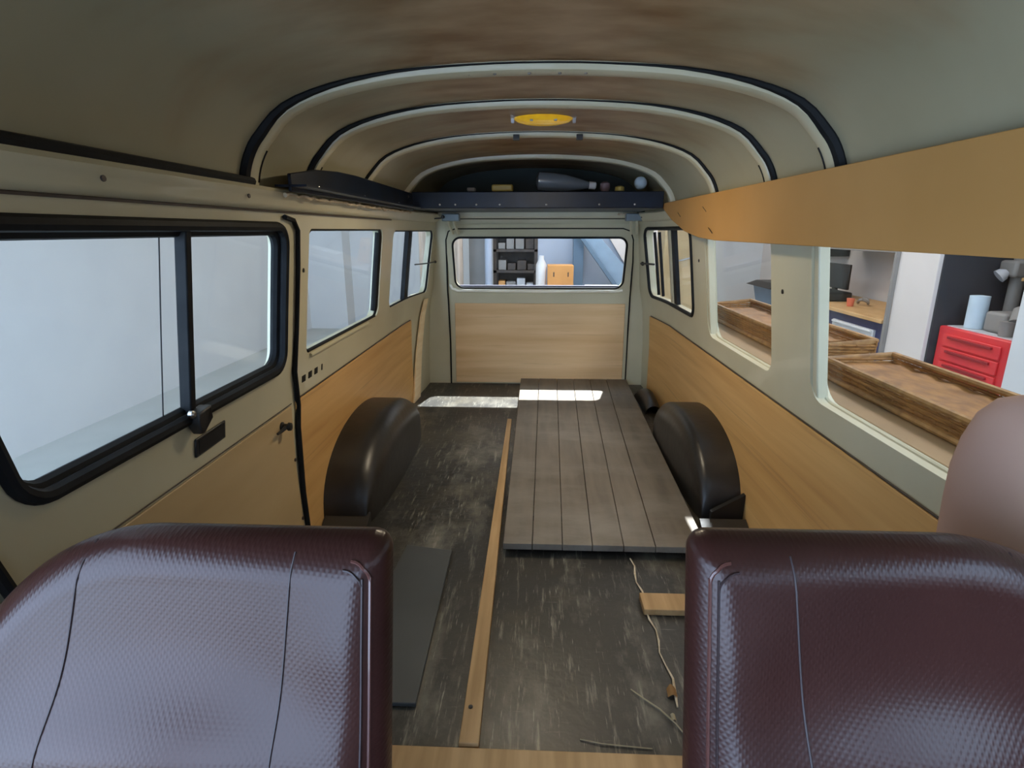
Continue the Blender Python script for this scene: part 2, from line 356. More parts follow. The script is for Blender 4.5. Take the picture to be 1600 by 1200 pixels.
# header rails, left and right, and rear lintel
def rail(name, s, y0, y1):
    sec = [(0.0, 1.100), (.014, 1.106), (.020, 1.115), (.020, 1.128), (.026, 1.135), (.030, 1.146), (.022, 1.155), (-.02, 1.158), (-.02, 1.10)]
    ys = [y for y in YS if y0 < y < y1]; ys = [y0]+ys+[y1]; K = len(sec); vs = []
    for y in ys:
        for a, z in sec: vs.append((s*(wx(y, min(z, 1.15))-a), y, z))
    fs = [(p*K+k, (p+1)*K+k, (p+1)*K+(k+1) % K, p*K+(k+1) % K) for p in range(len(ys)-1) for k in range(K)]+[tuple(range(K)), tuple((len(ys)-1)*K+k for k in range(K))[::-1]]
    return struct(link(name, MB().add(vs, fs), CREAM))
trl = rail('trim_5', -1, -.35, 3.72); trr = rail('trim_6', 1, -.35, 3.72)
for s_, t_ in ((-1, trl), (1, trr)):
    link('gutter_shade_tube', MB().tube([(s_*.680, y, 1.163) for y in (-.3, .4, 1.0, 1.40)], .010, n=8), RUB, t_)  # black tube drawn as the shadow band above the header rail
link('drip_line', MB().tube([SP(-1, y, 1.099, .003) for y in (-.3, .5, 1.0, 1.4, 1.66, 2.2, 2.8)], .0035, n=5), BROWNM, trl)
for y in (.9, 1.36):
    link('screw_hole', MB().lathe([(.005, 0), (.005, .003)], SP(-1, y, 1.128, .024), (1, 0, 0), 8), BROWNM, trl)
mb = MB().box(-.62, .62, 3.655, 3.72, 1.125, 1.165); trb = struct(link('trim_7', mb, CREAM, bevel=.008))
link('panel_gap', MB().tube([(-.50, ry(1.12)-.003, 1.12), (.58, ry(1.12)-.003, 1.12)], .003, n=5), HOLE, trb)
# fluffy old foam edge strips
def fluff(name, pts, lab):
    mb = MB(); random.seed(len(name)+int(pts[0][1]*10))
    P = []
    for (a, b) in zip(pts, pts[1:]):
        for k in range(14): P.append(Vector(a).lerp(Vector(b), k/14)+Vector((0, 0, random.uniform(-.003, .004))))
    mb.tube(P, [random.uniform(.0035, .0085) for _ in P], n=6)
    return tag(link(name, mb, STRAWL), lab, 'padding')
STRAWL = mat('old_foam', (.62, .54, .40), .95, c2=(.45, .36, .24), scale=60)
fluff('foam_strip', [SP(-1, y, 1.140, .036) for y in (1.53, 1.9, 2.3, 2.7, 3.1)], 'crumbly beige foam edge along left gutter below navy shelf')
fluff('foam_strip', [(.50, 3.64, 1.145), (.60, 3.62, 1.148)], 'short crumbly beige foam scrap above rear window at right corner')

# floor of the van
fl = MB().box(-.80, .80, .60, 3.90, -.05, 0); struct(link('floor', fl, FLOOR))
struct(link('floor_cab', MB().box(-.80, .80, -.4, .60, -.30, -.05), FLOOR))
# cab front: lower wall and windscreen pillars (behind the camera)
struct(link('wall_front_header', MB().box(-.74, .74, -.50, -.44, 1.20, 1.43), CREAM, bevel=.01))
fw = struct(link('wall_front', MB().box(-.8, .8, -.52, -.46, -.3, .30), CREAM, bevel=.01))
link('dashboard', MB().box(-.72, .72, -.46, -.34, .10, .28), BLK, fw, bevel=.03)

# ------------------------------------------------------------------ window frames, glass
def ring(loopfn, loop, r, m, name, parent, flat=1):
    return link(name, MB().tube([loopfn(a, b) for a, b in dens(loop)], r, closed=True, n=8), m, parent)
def pane(fn, y0, y1, z0, z1, name, parent, off=-.026, th=.004, nu=4, nv=10):
    return link(name, MB().slab(lambda u, v, q: fn(y0+(y1-y0)*u, z0+(z1-z0)*v, off-(th if q else 0)), nu, nv), GLASS, parent)
def win(name, fn, y0, y1, z0, z1, r, gr, goff, rub=RUB, off=-.026, sl=None):
    sl = sl or (lambda q: q)
    o = struct(link(name, MB().tube([fn(a, b, goff) for a, b in sl(dens(rr(y0, y1, z0, z1, r)))], gr, closed=True, n=8), rub))
    pane(fn, y0-(.12 if sl is slant else 0), y1, z0, z1, 'window_glass', o, off)
    return o
L = lambda y, z, off=0: SP(-1, y, z, off)
Rr = lambda y, z, off=0: SP(1, y, z, off)
Bk = lambda x, z, off=0: RP(x, z, off)
# left 1: sliding window in the side door
w1 = win('window_1', L, .725, 1.62, .650, 1.060, .055, .013, .002, sl=slant)
link('outer_seal', MB().tube([L(a, b, -.020) for a, b in slant(dens(rr(.735, 1.61, .66, 1.05, .05)))], .014, closed=True, n=8), RUB, w1)
link('slider_bar', MB().slab(lambda u, v, q: L(1.148+.020*u, .655+.4*v, .004 if q else -.022), 1, 10), RUB, w1, bevel=.003)
link('pane_edge', MB().tube([L(1.10-.012*t, 1.05-.39*t, -.020) for t in (0, .5, 1)], .0015, n=5), BLK, w1)
lt = link('window_latch', MB().add([L(1.135, .665, .03), L(1.185, .672, .03), L(1.175, .645, .034), L(1.163, .612, .030), L(1.148, .612, .030), L(1.135, .64, .034),
     L(1.135, .665, .0), L(1.185, .672, .0), L(1.175, .645, .0), L(1.163, .612, .008), L(1.148, .612, .008), L(1.135, .64, .0)],
     [(0, 1, 2, 3, 4, 5), (6, 11, 10, 9, 8, 7)]+[(i, 6+i, 6+(i+1) % 6, (i+1) % 6) for i in range(6)]), BLK, w1, bevel=.004)
link('latch_button', MB().lathe([(.009, 0), (.009, .008), (.005, .012)], L(1.13, .665, .012), (1, 0, 0), 12), STEEL, w1)
w2 = win('window_2', L, 1.80, 2.68, .655, 1.055, .045, .007, -.012)
link('lower_seal', MB().tube([L(y, .659, -.004) for y in (1.82, 2.2, 2.63)], .006, n=6), RUB, w2)
link('cream_sill', MB().tube([L(y, .645, .004) for y in (1.83, 2.2, 2.5)], .006, n=6), CREAM, w2)
link('side_seal', MB().tube([L(2.665, z, -.02) for z in (.68, .85, 1.04)], .014, n=8), RUB, w2)
w3 = win('window_3', L, 2.88, 3.70, .66, 1.05, .045, .007, -.010)
link('divider', MB().slab(lambda u, v, q: L(3.26+.05*u, .66+.39*v, -.006 if q else -.03), 1, 8), RUB, w3)
link('divider', MB().slab(lambda u, v, q: L(3.345+.012*u, .66+.39*v, -.012 if q else -.03), 1, 8), BLK, w3)
link('latch_arm', MB().tube([L(3.40, .853, .004), L(3.62, .850, .016), L(3.79, .850, .014)], .004, n=6), BLK, w3)
link('latch_knob', MB().lathe([(.008, 0), (.009, .008), (.004, .014)], L(3.79, .850, .004), (1, 0, -.2), 10), BLK, w3)
# right windows
w4 = win('window_4', Rr, .80, 1.535, .60, 1.055, .06, .006, -.030, rub=CREAM, off=-.036)
w5 = win('window_5', Rr, 1.80, 2.50, .60, 1.055, .06, .006, -.030, rub=CREAM, off=-.036)
w6 = win('window_6', Rr, 2.715, 3.625, .65, 1.06, .06, .010, .000)
link('divider', MB().slab(lambda u, v, q: Rr(3.17+.035*u, .66+.39*v, -.002 if q else -.03), 1, 8), CREAM, w6)
link('divider_seal', MB().slab(lambda u, v, q: Rr(3.10+.06*u, .66+.39*v, -.010 if q else -.03), 1, 8), RUB, w6)
for y in (3.42, 3.50):
    link('slider_rail', MB().tube([Rr(y, z, -.016) for z in (.67, .85, 1.04)], .009, n=6), RUB, w6)
link('latch_arm', MB().tube([Rr(3.50, .852, .0), Rr(3.62, .850, .022), Rr(3.70, .846, .016)], .006, n=6), BLK, w6)
link('latch_knob', MB().lathe([(.012, 0), (.013, .010), (.004, .018)], Rr(3.70, .846, .0), (-1, 0, -.2), 10), BLK, w6)
# cab door windows (beside the camera)
win('window_7', Rr, -.25, .50, .65, 1.04, .05, .012, .002)
d3 = struct(link('door_reflection_card', MB().slab(lambda u, v, q: Rr(-.32+.90*u, .0+.635*v, .018 if q else .001), 8, 8), mat('dark_reflection_card', (.018, .008, .008), .6, spec=.3), bevel=.004))  # unseen dark card added to darken what the right seat reflects
struct(link('trim_12', MB().tube([L(y, z, .004) for y, z in rr(-.33, .50, .27, 1.04, .05)], .010, closed=True, n=8), RUB))
# bright outer pillar strips seen past the right-hand pillars
for nm, y in (('trim_8', 1.505), ('trim_9', 2.475)):
    struct(link(nm, MB().slab(lambda u, v, q: Rr(y+.026*u, .60+.455*v, -.034 if q else -.004), 1, 8), CREAM, bevel=.004))
# tailgate
dr = struct(link('door_1', MB().slab(lambda u, v, q: RP(-.585+1.22*u, .004+1.086*v, .010 if q else -.002), 10, 14), CREAM))
c = link('cutter', MB().prism(rr(-.545, .585, .672, 1.005, .055), 'y', 3.4, 4.2), CREAM)
def boolchild(o, c):
    boolean(o, [c])
boolchild(dr, c)
link('door_seam', MB().tube([RP(x, z, .008) for x, z in [(-.592, .0), (-.592, .30), (-.600, .58), (-.603, .66), (-.592, .85), (-.585, .99), (-.565, 1.045), (-.52, 1.06), (0, 1.062), (.55, 1.062), (.60, 1.045), (.622, .99), (.634, .85), (.640, .64), (.636, .3), (.634, .0)]], .0052, n=6), RUB, dr)
link('plywood_panel', MB().slab(lambda u, v, q: RP(-.555+1.165*u, .012+.555*v, .018 if q else .009), 6, 8), PLY_R, dr, bevel=.002)
w9 = win('window_8', Bk, -.545, .585, .672, 1.005, .055, .007, .010)
link('cream_lip', MB().tube([RP(x, z, .020) for x, z in [(-.578, .70), (-.566, .668), (-.535, .654), (0, .651), (.56, .654), (.585, .660)]], .011, n=8), mat('cream_white', (.92, .88, .74), .4), w9)
link('inner_ledge', MB().box(-.52, .56, 3.875, 3.905, .665, .688), mat('grey_violet_ledge', (.12, .12, .16), .5), w9)
for x in (-.53, .60):
    h = tag(link('tailgate_hinge', MB().box(x-.055, x+.055, 3.60, 3.652, 1.105, 1.150), HINGE, bevel=.006), 'grey blue metal tailgate hinge at top %s corner of rear door' % ('left' if x < 0 else 'right'), 'hinge', 'tailgate hinges')
    for dx in (-.022, .014):
        link('hinge_finger', MB().tube([(x+dx, 3.625, 1.12), (x+dx+.006, 3.64, 1.08), (x+dx+.02, 3.70, 1.03)], .009, n=8), CREAM, h)
    link('hinge_bolt', MB().lathe([(.011, 0), (.011, .016), (.006, .02)], (x-.045*(1 if x < 0 else -1), 3.60, 1.130), (0, -1, 0), 10), BLK, h)
    link('torsion_rod', MB().tube([(x+.05*(1 if x > 0 else -1), 3.63, 1.125), (x+.11*(1 if x > 0 else -1), 3.62, 1.120)], .004, n=6), BLK, h)
# ------------------------------------------------------------------ side linings
def lining(name, s, y0, y1, z0, z1, off, th, m, ztop=None):
    f = (lambda u, v, q: SP(s, y0+(y1-y0)*u, z0+((ztop(y0+(y1-y0)*u) if ztop else z1)-z0)*v, off+(th if q else 0)))
    return link(name, MB().slab(f, 16, 10), m, bevel=.0015)
ll = lining('plywood_lining', -1, 1.715, 3.42, .004, .515, .001, .006, PLY_S); tag(ll, 'tan plywood lining panel below left rear windows, behind the side door', 'panel', 'side lining panels')
rl = lining('plywood_lining', 1, .62, 3.66, .004, .515, .001, .006, PLY_S); tag(rl, 'long tan plywood lining panel along the right wall under the sill', 'panel', 'side lining panels')
for s, y0, par in ((-1, 1.72, ll), (1, .62, rl)):
    link('top_seam', MB().tube([SP(s, y0+((3.64 if s > 0 else 3.41)-y0)*k/8, .519, .003) for k in range(9)], .0028, n=5), BROWNM, par)
pb = MB().slab(lambda u, v, q: SP(-1, 3.36+.27*v+(.15-.085*v)*u, .0+.62*v, .008+(.012 if q else 0)), 2, 6)
tag(link('pine_batten', pb, PINE, bevel=.002), 'pale pine strip standing at the rear end of the left lining', 'wooden strip')
# side door on the left: seam, seal, card, recess, knob
d2 = struct(link('door_2', MB().slab(lambda u, v, q: L(.66+1.02*u, .02+.49*v, .006 if q else .001), 10, 10), PLY_D, bevel=.002))
link('belt_seam', MB().tube([L(y, .517, .004) for y in (.66, .9, 1.2, 1.5, 1.685)], .0016, n=5), BROWNM, d2)
link('rear_seal', MB().tube([L(y, z, .008) for y, z in [(1.60, 1.086), (1.66, 1.078), (1.692, 1.05), (1.70, .95), (1.70, .75), (1.695, .62), (1.712, .57), (1.725, .50), (1.712, .43), (1.70, .2), (1.70, .0)]], [.007]*5+[.008]*2+[.009]*4, n=8), RUB, d2)
link('front_seal', MB().tube([L(y, z, .008) for y, z in [(.52, 1.07), (.54, .9), (.60, .70), (.665, .60), (.70, .50), (.72, .3), (.72, .0)]], .010, n=8), RUB, d2)
rc = link('handle_recess', MB().slab(lambda u, v, q: L(1.165+.125*u, .548+.046*v+.004*u, .006 if q else .0), 6, 2), BLK, d2, bevel=.003)
link('recess_hollow', MB().slab(lambda u, v, q: L(1.175+.105*u, .554+.034*v+.004*u, .0075 if q else .006), 6, 2), HOLE, rc)
kb = link('lock_knob', MB().lathe([(.014, 0), (.014, .006), (.009, .008), (.009, .020), (.013, .024), (.012, .032), (.004, .035)], L(1.60, .470, .004), (1, 0, 0), 16), BLK, d2)
link('lever', MB().tube([L(1.60, .470, .022), L(1.565, .468, .022), L(1.545, .466, .018)], [.007, .005, .004], n=8), BLK, kb)
for z in (.33, .12): link('screw', MB().lathe([(.006, 0), (.006, .004), (.002, .005)], L(1.672, z, .006), (1, 0, 0), 8), BROWNM, d2)
# vent slots below left window 2
for k, (y, wdt) in enumerate(((1.775, .028), (1.83, .028), (1.885, .026), (1.95, .008))):
    tag(link('vent_slot', MB().slab(lambda u, v, q: L(y+wdt*u, .562+.022*v, .002 if q else -.004), 1, 1), HOLE),
        'black vent slot under second left window, ' + ('nearest the door', 'second from the door', 'third from the door', 'narrow farthest one')[k], 'vent', 'vent slots below the left window')
for s, y, z, nm in ((-1, 1.76, .93, 'left pillar between door and second window'), (1, 1.715, .875, 'right pillar between the two large windows'), (-1, 3.80, 1.03, 'left rear corner near the ceiling'), (1, 2.60, .92, 'right pillar beside the small sliding window')):
    tag(link('screw_hole', MB().lathe([(.007, -.002), (.007, .002), (.003, .003)], SP(s, y, z, 0), (-s, 0, 0), 10), BLK), 'small black screw hole in %s' % nm, 'screw hole')
# ------------------------------------------------------------------ wheel arches
def arch(s, lab):
    Y0, RY, HZ, X1 = (2.34, .50, .30, .575) if s < 0 else (2.39, .46, .285, .607)
    def f(u, v, q=0):
        a = math.pi*u; yy = Y0-RY*math.cos(a); ph = v  # v 0 at wall ->1 inner face bottom
        hz = HZ*math.sin(a)**.8
        xw = wx(yy, .1)-.0015
        if v < .35: x = xw+(.66-xw)*(v/.35); z = hz
        elif v < .75:
            t = (v-.35)/.40*math.pi/2; x = .66-(.66-X1)*math.sin(t)*(.5+.5*math.sin(a)); z = hz*(1-.38*(1-math.cos(t)))
        else:
            t = (v-.75)/.25; x = .66-(.66-X1)*(.5+.5*math.sin(a)); z = hz*.62*(1-t)
        return (s*x, yy, z+.001)
    o = link('wheel_arch', MB().grid(f, 32, 24), ARCH)
    mb = MB().slab(lambda u, v, q: (s*(.60+(.765-.60)*u), 1.86+.10*(1-u)*0-.07*v+.0, .002+(.035*(1-v)+.01)*(1 if q else 0)), 3, 3)
    tag(o, lab, 'wheel arch', 'wheel arches')
    link('front_flange', mb, ARCH, o)
    return o
arch(-1, 'black rounded wheel arch hump against the left plywood lining')
ar = arch(1, 'black rounded wheel arch hump beside the grey plank platform on the right')
fp = MB().slab(lambda u, v, q: (.64+.13*u, 1.86+.02*q+.04*u, .002+(.07+.05*u)*v), 4, 4)
tag(link('rubber_flap', fp, BLK), 'small black upright flap at the front foot of the right wheel arch', 'flap')
def hump(u, v):
    a = math.pi*u; t = v*math.pi/2
    return (.655+(.745-.655)*(1-math.cos(a))/2, 3.18+.42*v+.0, .001+.10*math.sin(a)**.7*math.sin(math.pi*min(1, .12+.88*v))**.6)
tag(link('rubber_cover', MB().grid(hump, 14, 14), ARCH), 'low black rounded cover on the floor behind the right wheel arch', 'cover')
# ------------------------------------------------------------------ floor things
tag(link('floor_batten', MB().add([(-.150, .928, .001), (-.108, .928, .001), (-.128, 3.02, .001), (-.152, 3.02, .001), (-.150, .928, .022), (-.108, .928, .022), (-.128, 3.02, .022), (-.152, 3.02, .022)],
     [(0, 3, 2, 1), (4, 5, 6, 7), (0, 1, 5, 4), (1, 2, 6, 5), (2, 3, 7, 6), (3, 0, 4, 7)]), BATTEN, bevel=.002), 'long narrow wooden batten running down the van floor beside the planks', 'batten')
link('screw', MB().lathe([(.005, 0), (.005, .002), (.002, .003)], (-.135, 1.02, .022), (0, 0, 1), 10), BLK, bpy.data.objects['floor_batten'])
tag(link('cross_batten', MB().box(-.30, .32, .80, .922, .001, .018), BATTEN, bevel=.002), 'wide wooden batten lying across the floor between the seats', 'batten')
tag(link('wood_block', MB().box(.315, .50, 1.378, 1.455, .001, .02), BATTEN, bevel=.002), 'short pale wooden board on the floor behind right seat', 'board')
pf = thing('plank_platform', 'low platform of grey-brown wooden planks on right half of the floor', 'platform', (.26, 2.8, .0))
xf = [-.100, -.002, .098, .197, .300, .405, .575]; xr = [-.098, .03, .155, .27, .385, .50, .640]
for k in range(6):
    e = .0012; a0, a1, b0, b1 = xf[k]+e, xf[k+1]-e, xr[k]+e, xr[k+1]-e; y0 = 1.668; y1 = 3.84
    dz = .0006*(k % 2)
    link('plank', MB().add([(a0, y0, .022), (a1, y0, .022), (b1, y1, .022), (b0, y1, .022), (a0, y0, .044+dz), (a1, y0, .044+dz), (b1, y1, .044+dz), (b0, y1, .044+dz)],
         [(0, 3, 2, 1), (4, 5, 6, 7), (0, 1, 5, 4), (1, 2, 6, 5), (2, 3, 7, 6), (3, 0, 4, 7)]), PLANK, pf, bevel=.0015)
for y in (1.90, 3.0, 3.6): link('bearer', MB().box(-.08, .55, y, y+.05, .001, .022), BROWNM, pf)
tag(link('rubber_mat', MB().add([(-.47, 1.035, .001), (-.262, 1.035, .001), (-.272, 1.672, .001), (-.43, 1.70, .001), (-.47, 1.035, .012), (-.262, 1.035, .012), (-.272, 1.672, .012), (-.43, 1.70, .012)],
     [(0, 3, 2, 1), (4, 5, 6, 7), (0, 1, 5, 4), (1, 2, 6, 5), (2, 3, 7, 6), (3, 0, 4, 7)]), GMAT, bevel=.002), 'smooth dark grey rubber mat on the floor behind left seat', 'mat')
random.seed(7)
path = [(.322+.006*math.sin(k*1.7)+.0012*k, 1.66-.043*k, .003) for k in range(15)]
tag(link('sealant_line', MB().tube(path, [random.uniform(.0015, .0045) for _ in path], n=5), STRAWL), 'crooked pale sealant line running forward from planks across black floor', 'sealant')
path = [(.235, 1.105, .004), (.262, 1.075, .006), (.29, 1.05, .005), (.318, 1.01, .006), (.335, .975, .004)]
tag(link('dry_twig', MB().tube(path, [.0012, .0018, .002, .0018, .0012], n=5), STRAW), 'thin dry twig on black floor near the right seat', 'twig')
tag(link('straw_piece', MB().tube([(.105, .965, .003), (.15, .955, .004), (.20, .952, .003), (.255, .948, .003)], .0013, n=5), STRAW), 'pale straw lying on black floor close to the cross batten', 'straw')
tag(link('dry_leaf', MB().grid(lambda u, v: (.318+.022*u, 1.085+.03*v*(1-.3*abs(2*u-1)), .003+.008*math.sin(math.pi*u)+.004*v), 5, 5), LEAF), 'small curled brown leaf on black floor beside the right seat', 'leaf')
tag(link('dry_leaf', MB().grid(lambda u, v: (.312+.010*u, 1.02+.018*v, .003+.004*math.sin(math.pi*u)), 4, 4), STRAW), 'tiny pale leaf scrap on black floor nearest the twig', 'leaf')
# ------------------------------------------------------------------ overhead shelf (navy) with its load
sh = thing('overhead_shelf', 'navy blue U shaped shelf under the roof along left wall and rear', 'shelf', (0, 3.3, 1.16))
link('side_tray', MB().box(-.685, -.60, 1.53, 3.70, 1.160, 1.166), NAVY, sh)
link('side_lip', MB().slab(lambda u, v, q: (-.650+.010*q, 1.53+1.52*u, 1.148+(interp(u, [(0, .045), (.12, .072), (.3, .090), (1, .086)]))*v), 8, 4), NAVY, sh, bevel=.003)
link('rear_tray', MB().box(-.62, .63, 3.05, 3.69, 1.160, 1.166), NAVY, sh)
def lip(u, v, q):
    x = -.645+1.29*u; c = max(0, 1-min(u, 1-u)/.06)
    return (x, 3.045-.012*q+.05*c*c*0, 1.160+.082*v)
link('rear_lip', MB().slab(lip, 20, 4), NAVY, sh, bevel=.004)
for y in (1.72, 2.18, 2.72): link('rivet', MB().lathe([(.0045, 0), (.0045, .003), (.001, .005)], (-.640, y, 1.172), (1, 0, 0), 8), STEEL, sh)
link('rivet', MB().lathe([(.006, 0), (.006, .003), (.001, .005)], (-.640, 2.93, 1.212), (1, 0, 0), 8), STEEL, sh)
for x in (-.50, -.42, -.31, -.19, .05, .32, .50): link('rivet', MB().lathe([(.005, 0), (.005, .003), (.001, .005)], (x, 3.033, 1.178), (0, -1, 0), 8), STEEL, sh)
# load: each lies on a folded dark green blanket
def sdisc(cx, cy, z0, sx, sy, h, pw=.5):
    return MB().slab(lambda u, v, q: (cx+sx*(u-.5), cy+sy*(v-.5), z0+(h*(.35+.65*(max(0, math.sin(math.pi*u)*math.sin(math.pi*v)))**.25) if q else 0)), 12, 8)
tag(link('folded_blanket', sdisc(-.04, 3.38, 1.167, 1.15, .5, .09), GREENB), 'dark green folded blanket filling the rear overhead shelf', 'blanket')
BZ = 1.255
tag(link('yellow_box', MB().box(-.245, -.13, 3.22, 3.30, BZ, BZ+.036), YEL, bevel=.008), 'small yellow plastic box on the dark blanket left of bottle', 'box')
tag(link('grey_scrap', MB().box(-.38, -.335, 3.22, 3.28, BZ, BZ+.02), GREY, bevel=.006), 'little grey-beige scrap at left end of rear overhead shelf', 'scrap')
bt = tag(link('plastic_bottle', MB().lathe([(.02, 0), (.048, .012), (.05, .06), (.046, .16), (.028, .25), (.018, .29)], (-.005, 3.25, BZ+.056), (1, .05, -.08), 18), CLEARP), 'clear greyish plastic bottle lying on its side on rear overhead shelf', 'bottle')
link('bottle_cap', MB().lathe([(.02, 0), (.02, .035), (.012, .04)], (.284, 3.265, BZ+.033), (1, .05, -.08), 14), WHITE, bt)
tag(link('mauve_cap', MB().lathe([(.02, 0), (.028, .015), (.026, .04), (.012, .05)], (.37, 3.25, BZ), (0, 0, 1), 14), mat('mauve', (.22, .15, .16), .5)), 'dull mauve round lid beside the bottle cap on rear shelf', 'lid')
tag(link('yellow_tub', MB().lathe([(.026, 0), (.024, .02), (.010, .026)], (.445, 3.22, BZ), (0, 0, 1), 14), YEL), 'small yellow tub between mauve lid and white ball', 'tub')
tag(link('white_ball', MB().lathe([(.001, -.034)]+[(.034*math.sin(math.pi*k/10), -.034*math.cos(math.pi*k/10)) for k in range(1, 10)]+[(.001, .034)], (.555, 3.22, BZ+.04), (0, 0, 1), 18), PAPERB), 'pale ball at right end of the rear overhead shelf', 'ball')
# amber dome light
dl = tag(link('dome_light', MB().lathe([(.118, 0), (.118, .010), (.108, .016)], (.02, 2.10, 1.434), (0, 0, -1), 32), CREAM), 'oval amber dome light on the ceiling between second and third rib', 'ceiling light')
le = link('amber_lens', MB().add([(.02+.105*math.cos(a)*r, 2.10+.075*math.sin(a)*r, 1.420-.022*math.sqrt(max(0, 1-r*r))) for r in (1, .85, .6, .3) for a in [2*math.pi*k/28 for k in range(28)]],
     [(i*28+k, i*28+(k+1) % 28, (i+1)*28+(k+1) % 28, (i+1)*28+k) for i in range(3) for k in range(28)]+[tuple(3*28+k for k in range(28))]), AMBER, dl)
for v in dl.data.vertices: v.co.y *= .5
for x in (-.085, .125, -.02, .06):
    link('lens_clip', MB().box(x-.005, x+.005, 2.045 if -.05 < x < .1 else 2.09, 2.06 if -.05 < x < .1 else 2.105, 1.404, 1.424), STEEL, dl)
# hanging tan board upper right
out = [(.35, 1.012), (2.18, 1.014), (2.40, 1.022), (2.62, 1.045), (2.88, 1.100), (3.08, 1.160), (3.10, 1.176), (3.04, 1.184), (.35, 1.184)]
hb = MB()
top = [(y, z) for y, z in out]
hb.add([(.655+(z-1.1)*-.05, y, z) for y, z in top]+[(.663+(z-1.1)*-.05, y, z) for y, z in top],
       [tuple(range(len(top)))[::-1], tuple(range(len(top), 2*len(top)))]+[(i, (i+1) % len(top), len(top)+(i+1) % len(top), len(top)+i) for i in range(len(top))])
hbo = tag(link('hanging_board', hb, TANBOARD, bevel=.002), 'long tan hardboard panel hanging over the tops of the right windows', 'board')
for k, (y, z) in enumerate(((2.75, 1.13), (2.35, 1.14), (2.25, 1.06))):
    link('scratch', MB().tube([(.6525, y, z), (.6535, y-.05, z-.02)], .0015, n=4), BROWNM, hbo)

# ------------------------------------------------------------------ seats
def seat(side, lab):
    cx = side*(.440 if side < 0 else .452); HW, ZT, ZB, TH = .272, (.702 if side < 0 else .711), .12, .085   # half width, top, bottom, thickness
    lean = math.radians(14); Yt = .60
    root = thing('cab_seat', lab, 'seat', (cx, .40, -.05), 'cab seats')
    ro, ri = .26, .024                                        # outer and inner top corner radii
    def sdf(x, z):
        # x positive towards the outer side
        r = ro if x > 0 else ri
        zc = (ZT+ZB)/2; hz = (ZT-ZB)/2
        dz = z-zc
        if dz < 0: r = .03
        qx = abs(x)-HW+r; qz = abs(dz)-hz+r
        return min(max(qx, qz), 0)+math.hypot(max(qx, 0), max(qz, 0))-r
    def shape(x, z):
        """front surface depth profile at local x,z: positive towards the camera"""
        e = max(0, min(1, -sdf(x, z)/.045)); d = TH/2*math.sqrt(max(0, 1-(1-e)**2))
        t = (z-ZB)/(ZT-ZB)
        bol = math.exp(-((abs(x)-.215)/.045)**2)*.006*sm((.97-t)/.2)
        hollow = -.010*math.exp(-((t-.78)/.22)**2)*math.exp(-(x/.16)**2)
        lum = .036*math.exp(-((t-.61+x*x*1.2)/.095)**2)*math.exp(-(x/.20)**2)
        return d, (bol+hollow+lum)*min(1, e)
    def place(x, z, dy):
        # lean about the bottom
        y = Yt-(ZT-z)*math.tan(lean)-dy
        return (cx+side*x, y, z)
    NX, NZ = 64, 64
    def xs(z, k):
        lo, hi = -HW, HW
        dz = z-(ZT-ro)
        if dz > 0: hi = HW-ro+math.sqrt(max(0, ro*ro-dz*dz))
        dz = z-(ZT-ri)
        if dz > 0: lo = -(HW-ri+math.sqrt(max(0, ri*ri-dz*dz)))
        c = .5-.5*math.cos(math.pi*k); return lo+(hi-lo)*(.35*k+.65*c)
    def zz(v): c = math.sin(v*math.pi/2); return ZB+(ZT-ZB)*(.4*v+.6*c)
    def front(u, v): z = zz(v); x = xs(z, u); d, e = shape(x, z); return place(x, z, d+e)
    def back(u, v): z = zz(v); x = xs(z, u); d, e = shape(x, z); return place(x, z, -d*.9)
    mb = MB().grid(front, NX, NZ); mb.grid(back, NX, NZ)
    b = link('backrest', mb, VINYL, root)
    def onf(x, z, o=.0008): d, e = shape(x, z); return place(x, z, d+e+o)
    for xx0, xx1 in ((-.165, -.135), (.085, .150)):
        link('seam', MB().tube([onf(xx0+(xx1-xx0)*(1-k/24)*1.0, .30+(ZT-.012-.30)*k/24, .0002) for k in range(25)], .0014, n=5), STITCH, b)
    link('seam', MB().tube([onf(-.16+.30*k/20, .405+.035*math.sin(math.pi*k/20), .0002) for k in range(21)], .0014, n=5), STITCH, b)
    # piping down the inner edge and round the top
    def edge(off=.018):
        pts = []
        for k in range(25): pts.append((-HW+off, .16+(ZT-.035-.16)*k/24))
        for k in range(7): a = math.pi-math.pi/2*k/6; pts.append((-HW+off+.022+.022*math.cos(a), ZT-off-.022+.022*math.sin(a)))
        return pts
    link('piping', MB().tube([onf(x, z, .0005) for x, z in edge()], .0022, n=6), PIPE, b)
    link('piping', MB().tube([onf(x, z, .0005) for x, z in edge(.026)], .0016, n=6), STITCH, b)
    # squab
    sq = MB().slab(lambda u, v, q: (cx+(u-.5)*.50, .06+.34*v, .10+(.14*(1-(2*u-1)**6*.25)*(1-(2*v-1)**6*.2) if q else 0)), 14, 10)
    link('seat_cushion', sq, VINYL, root)
    link('seat_base', MB().box(cx-.22, cx+.22, .10, .46, -.05, .10), BLK, root, bevel=.01)
    return root
seat(-1, 'maroon vinyl cab seat on the left, backrest shining blue grey')
seat(1, 'dark maroon vinyl cab seat on the right, mostly in shade')
